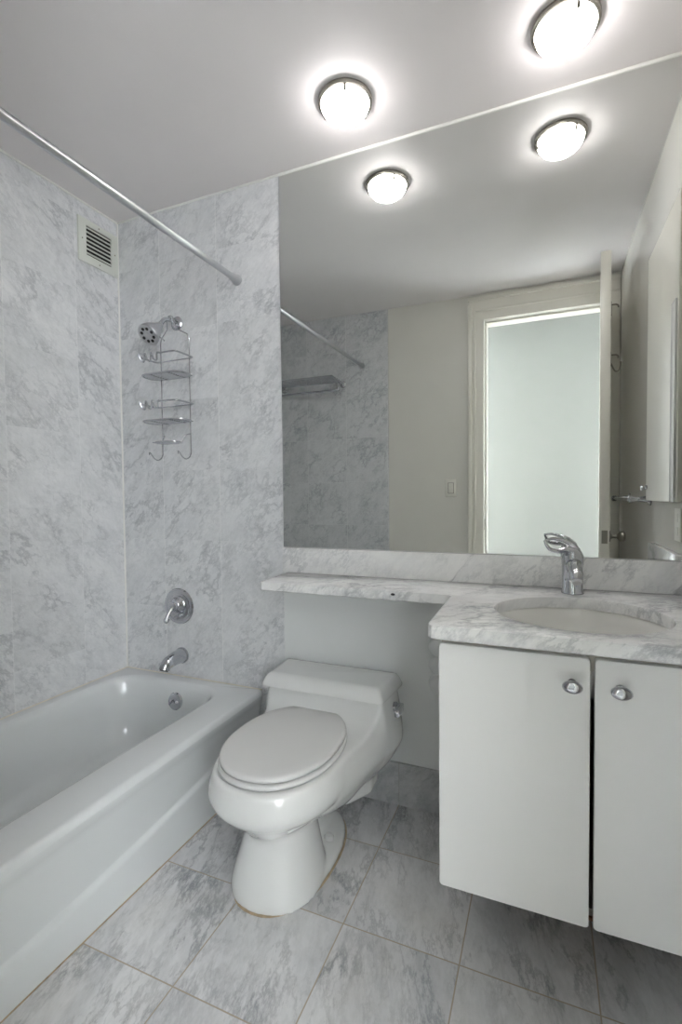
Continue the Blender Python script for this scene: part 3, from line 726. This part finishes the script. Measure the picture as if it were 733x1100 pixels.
# ================================================================== SEEN IN THE MIRROR
# towel shelf over the tub foot
ts = thing('towel_shelf', 'chrome towel shelf over the foot of the tub, seen in the mirror', 'towel shelf', (.27, -D+.008, 1.93))
YW = -D+.008
for x in (.035, .503):
    bm = B(); lathe(bm, [(0, 0), (.024, 0), (.024, .005), (.015, .010), (.012, .03), (0, .03)], (x, YW, 1.925), (0, 1, 0), 20, False, False)
    tube(bm, catmull([(x, YW+.02, 1.925), (x, YW+.08, 1.930), (x, YW+.17, 1.938), (x, YW+.205, 1.940)], 4), .008, 10)
    tube(bm, catmull([(x, YW+.075, 1.928), (x, YW+.082, 1.905), (x, YW+.085, 1.875)], 4), .006, 8)
    obj('bracket', bm, M['wire'], ts)
for k in range(6):
    y = YW+.05+k*.031; bm = B(); tube(bm, [(.030, y, 1.937+.0008*k), (.508, y, 1.937+.0008*k)], .006, 10); obj('rail', bm, M['wire'], ts)
bm = B(); tube(bm, [(.030, YW+.085, 1.872), (.508, YW+.085, 1.872)], .007, 10); obj('towel_bar', bm, M['wire'], ts)
# light switch
ls = thing('light_switch', 'white rocker light switch beside the doorway, seen in the mirror', 'light switch', (1.253, -D, 1.115))
bm = B(); box(bm, 1.253-.036, 1.253+.036, -D, -D+.006, 1.127, 1.242, .003); obj('plate', bm, M['plate'], ls)
bm = B(); box(bm, 1.253-.0185, 1.253+.0185, -D+.0055, -D+.0064, 1.150, 1.220); gp = obj('gap_shade', bm, M['dark'], ls, 0); gp['label'] = 'dark sheet drawn as the shadow around the rocker'  # thin dark sheet put in for the shadow outline of the rocker
bm = B(); box(bm, 1.253-.0165, 1.253+.0165, -D+.005, -D+.0085, 1.152, 1.218, .0015); obj('rocker', bm, M['plate'], ls)
# towel bar on the right wall
tb = thing('towel_bar', 'chrome towel bar on the right wall, seen in the mirror', 'towel bar', (W, -.85, 1.115))
for y in (-.60, -1.12):
    bm = B(); lathe(bm, [(0, 0), (.026, 0), (.026, .005), (.014, .012), (.010, .04), (.010, .058), (.014, .064), (.014, .076), (.009, .081), (0, .082)], (W, y, 1.115), (-1, 0, 0), 20, False, False); obj('post', bm, M['chrome'], tb)
bm = B(); tube(bm, [(W-.07, -.60, 1.115), (W-.07, -1.12, 1.115)], .0075, 12); obj('bar', bm, M['chrome'], tb)
rh = thing('robe_hook', 'small chrome hook on the right wall above the towel bar end', 'hook', (W, -.585, 1.145))
bm = B(); lathe(bm, [(0, 0), (.015, 0), (.015, .004), (.007, .009), (.0055, .03), (.009, .036), (0, .04)], (W, -.585, 1.158), (-1, 0, 0), 16, False, False); obj('mount', bm, M['chrome'], rh)
bm = B(); tube(bm, catmull([(W-.02, -.585, 1.158), (W-.024, -.56, 1.156), (W-.026, -.54, 1.160), (W-.028, -.53, 1.168)], 5), .0045, 8); tube(bm, catmull([(W-.02, -.585, 1.158), (W-.024, -.61, 1.156), (W-.026, -.625, 1.160), (W-.028, -.632, 1.168)], 5), .0045, 8); obj('prong', bm, M['chrome'], rh)
# medicine cabinet and outlet
mc = thing('medicine_cabinet', 'flat warm white medicine cabinet on the right wall, seen in the mirror', 'medicine cabinet', (W, -.35, 1.11))
bm = B(); box(bm, W-.020, W-.0005, -.585, -.085, 1.11, 2.06, .003); obj('cabinet_door', bm, M['trim_paint'], mc)
bm = B(); box(bm, W-.026, W-.018, -.160, -.105, 1.11, 1.74, .002); hs = obj('pull_strip', bm, M['laminate'], mc); hs['label'] = 'raised white pull strip'
ou = thing('wall_outlet', 'white outlet plate below the medicine cabinet, seen in the mirror', 'outlet', (W, -.143, .985))
bm = B(); box(bm, W-.006, W, -.180, -.106, .985, 1.09, .002); obj('plate', bm, M['plate'], ou)
for z in (1.015, 1.06):
    bm = B(); box(bm, W-.008, W-.005, -.158, -.128, z-.014, z+.014, .002); obj('socket', bm, M['plate'], ou)
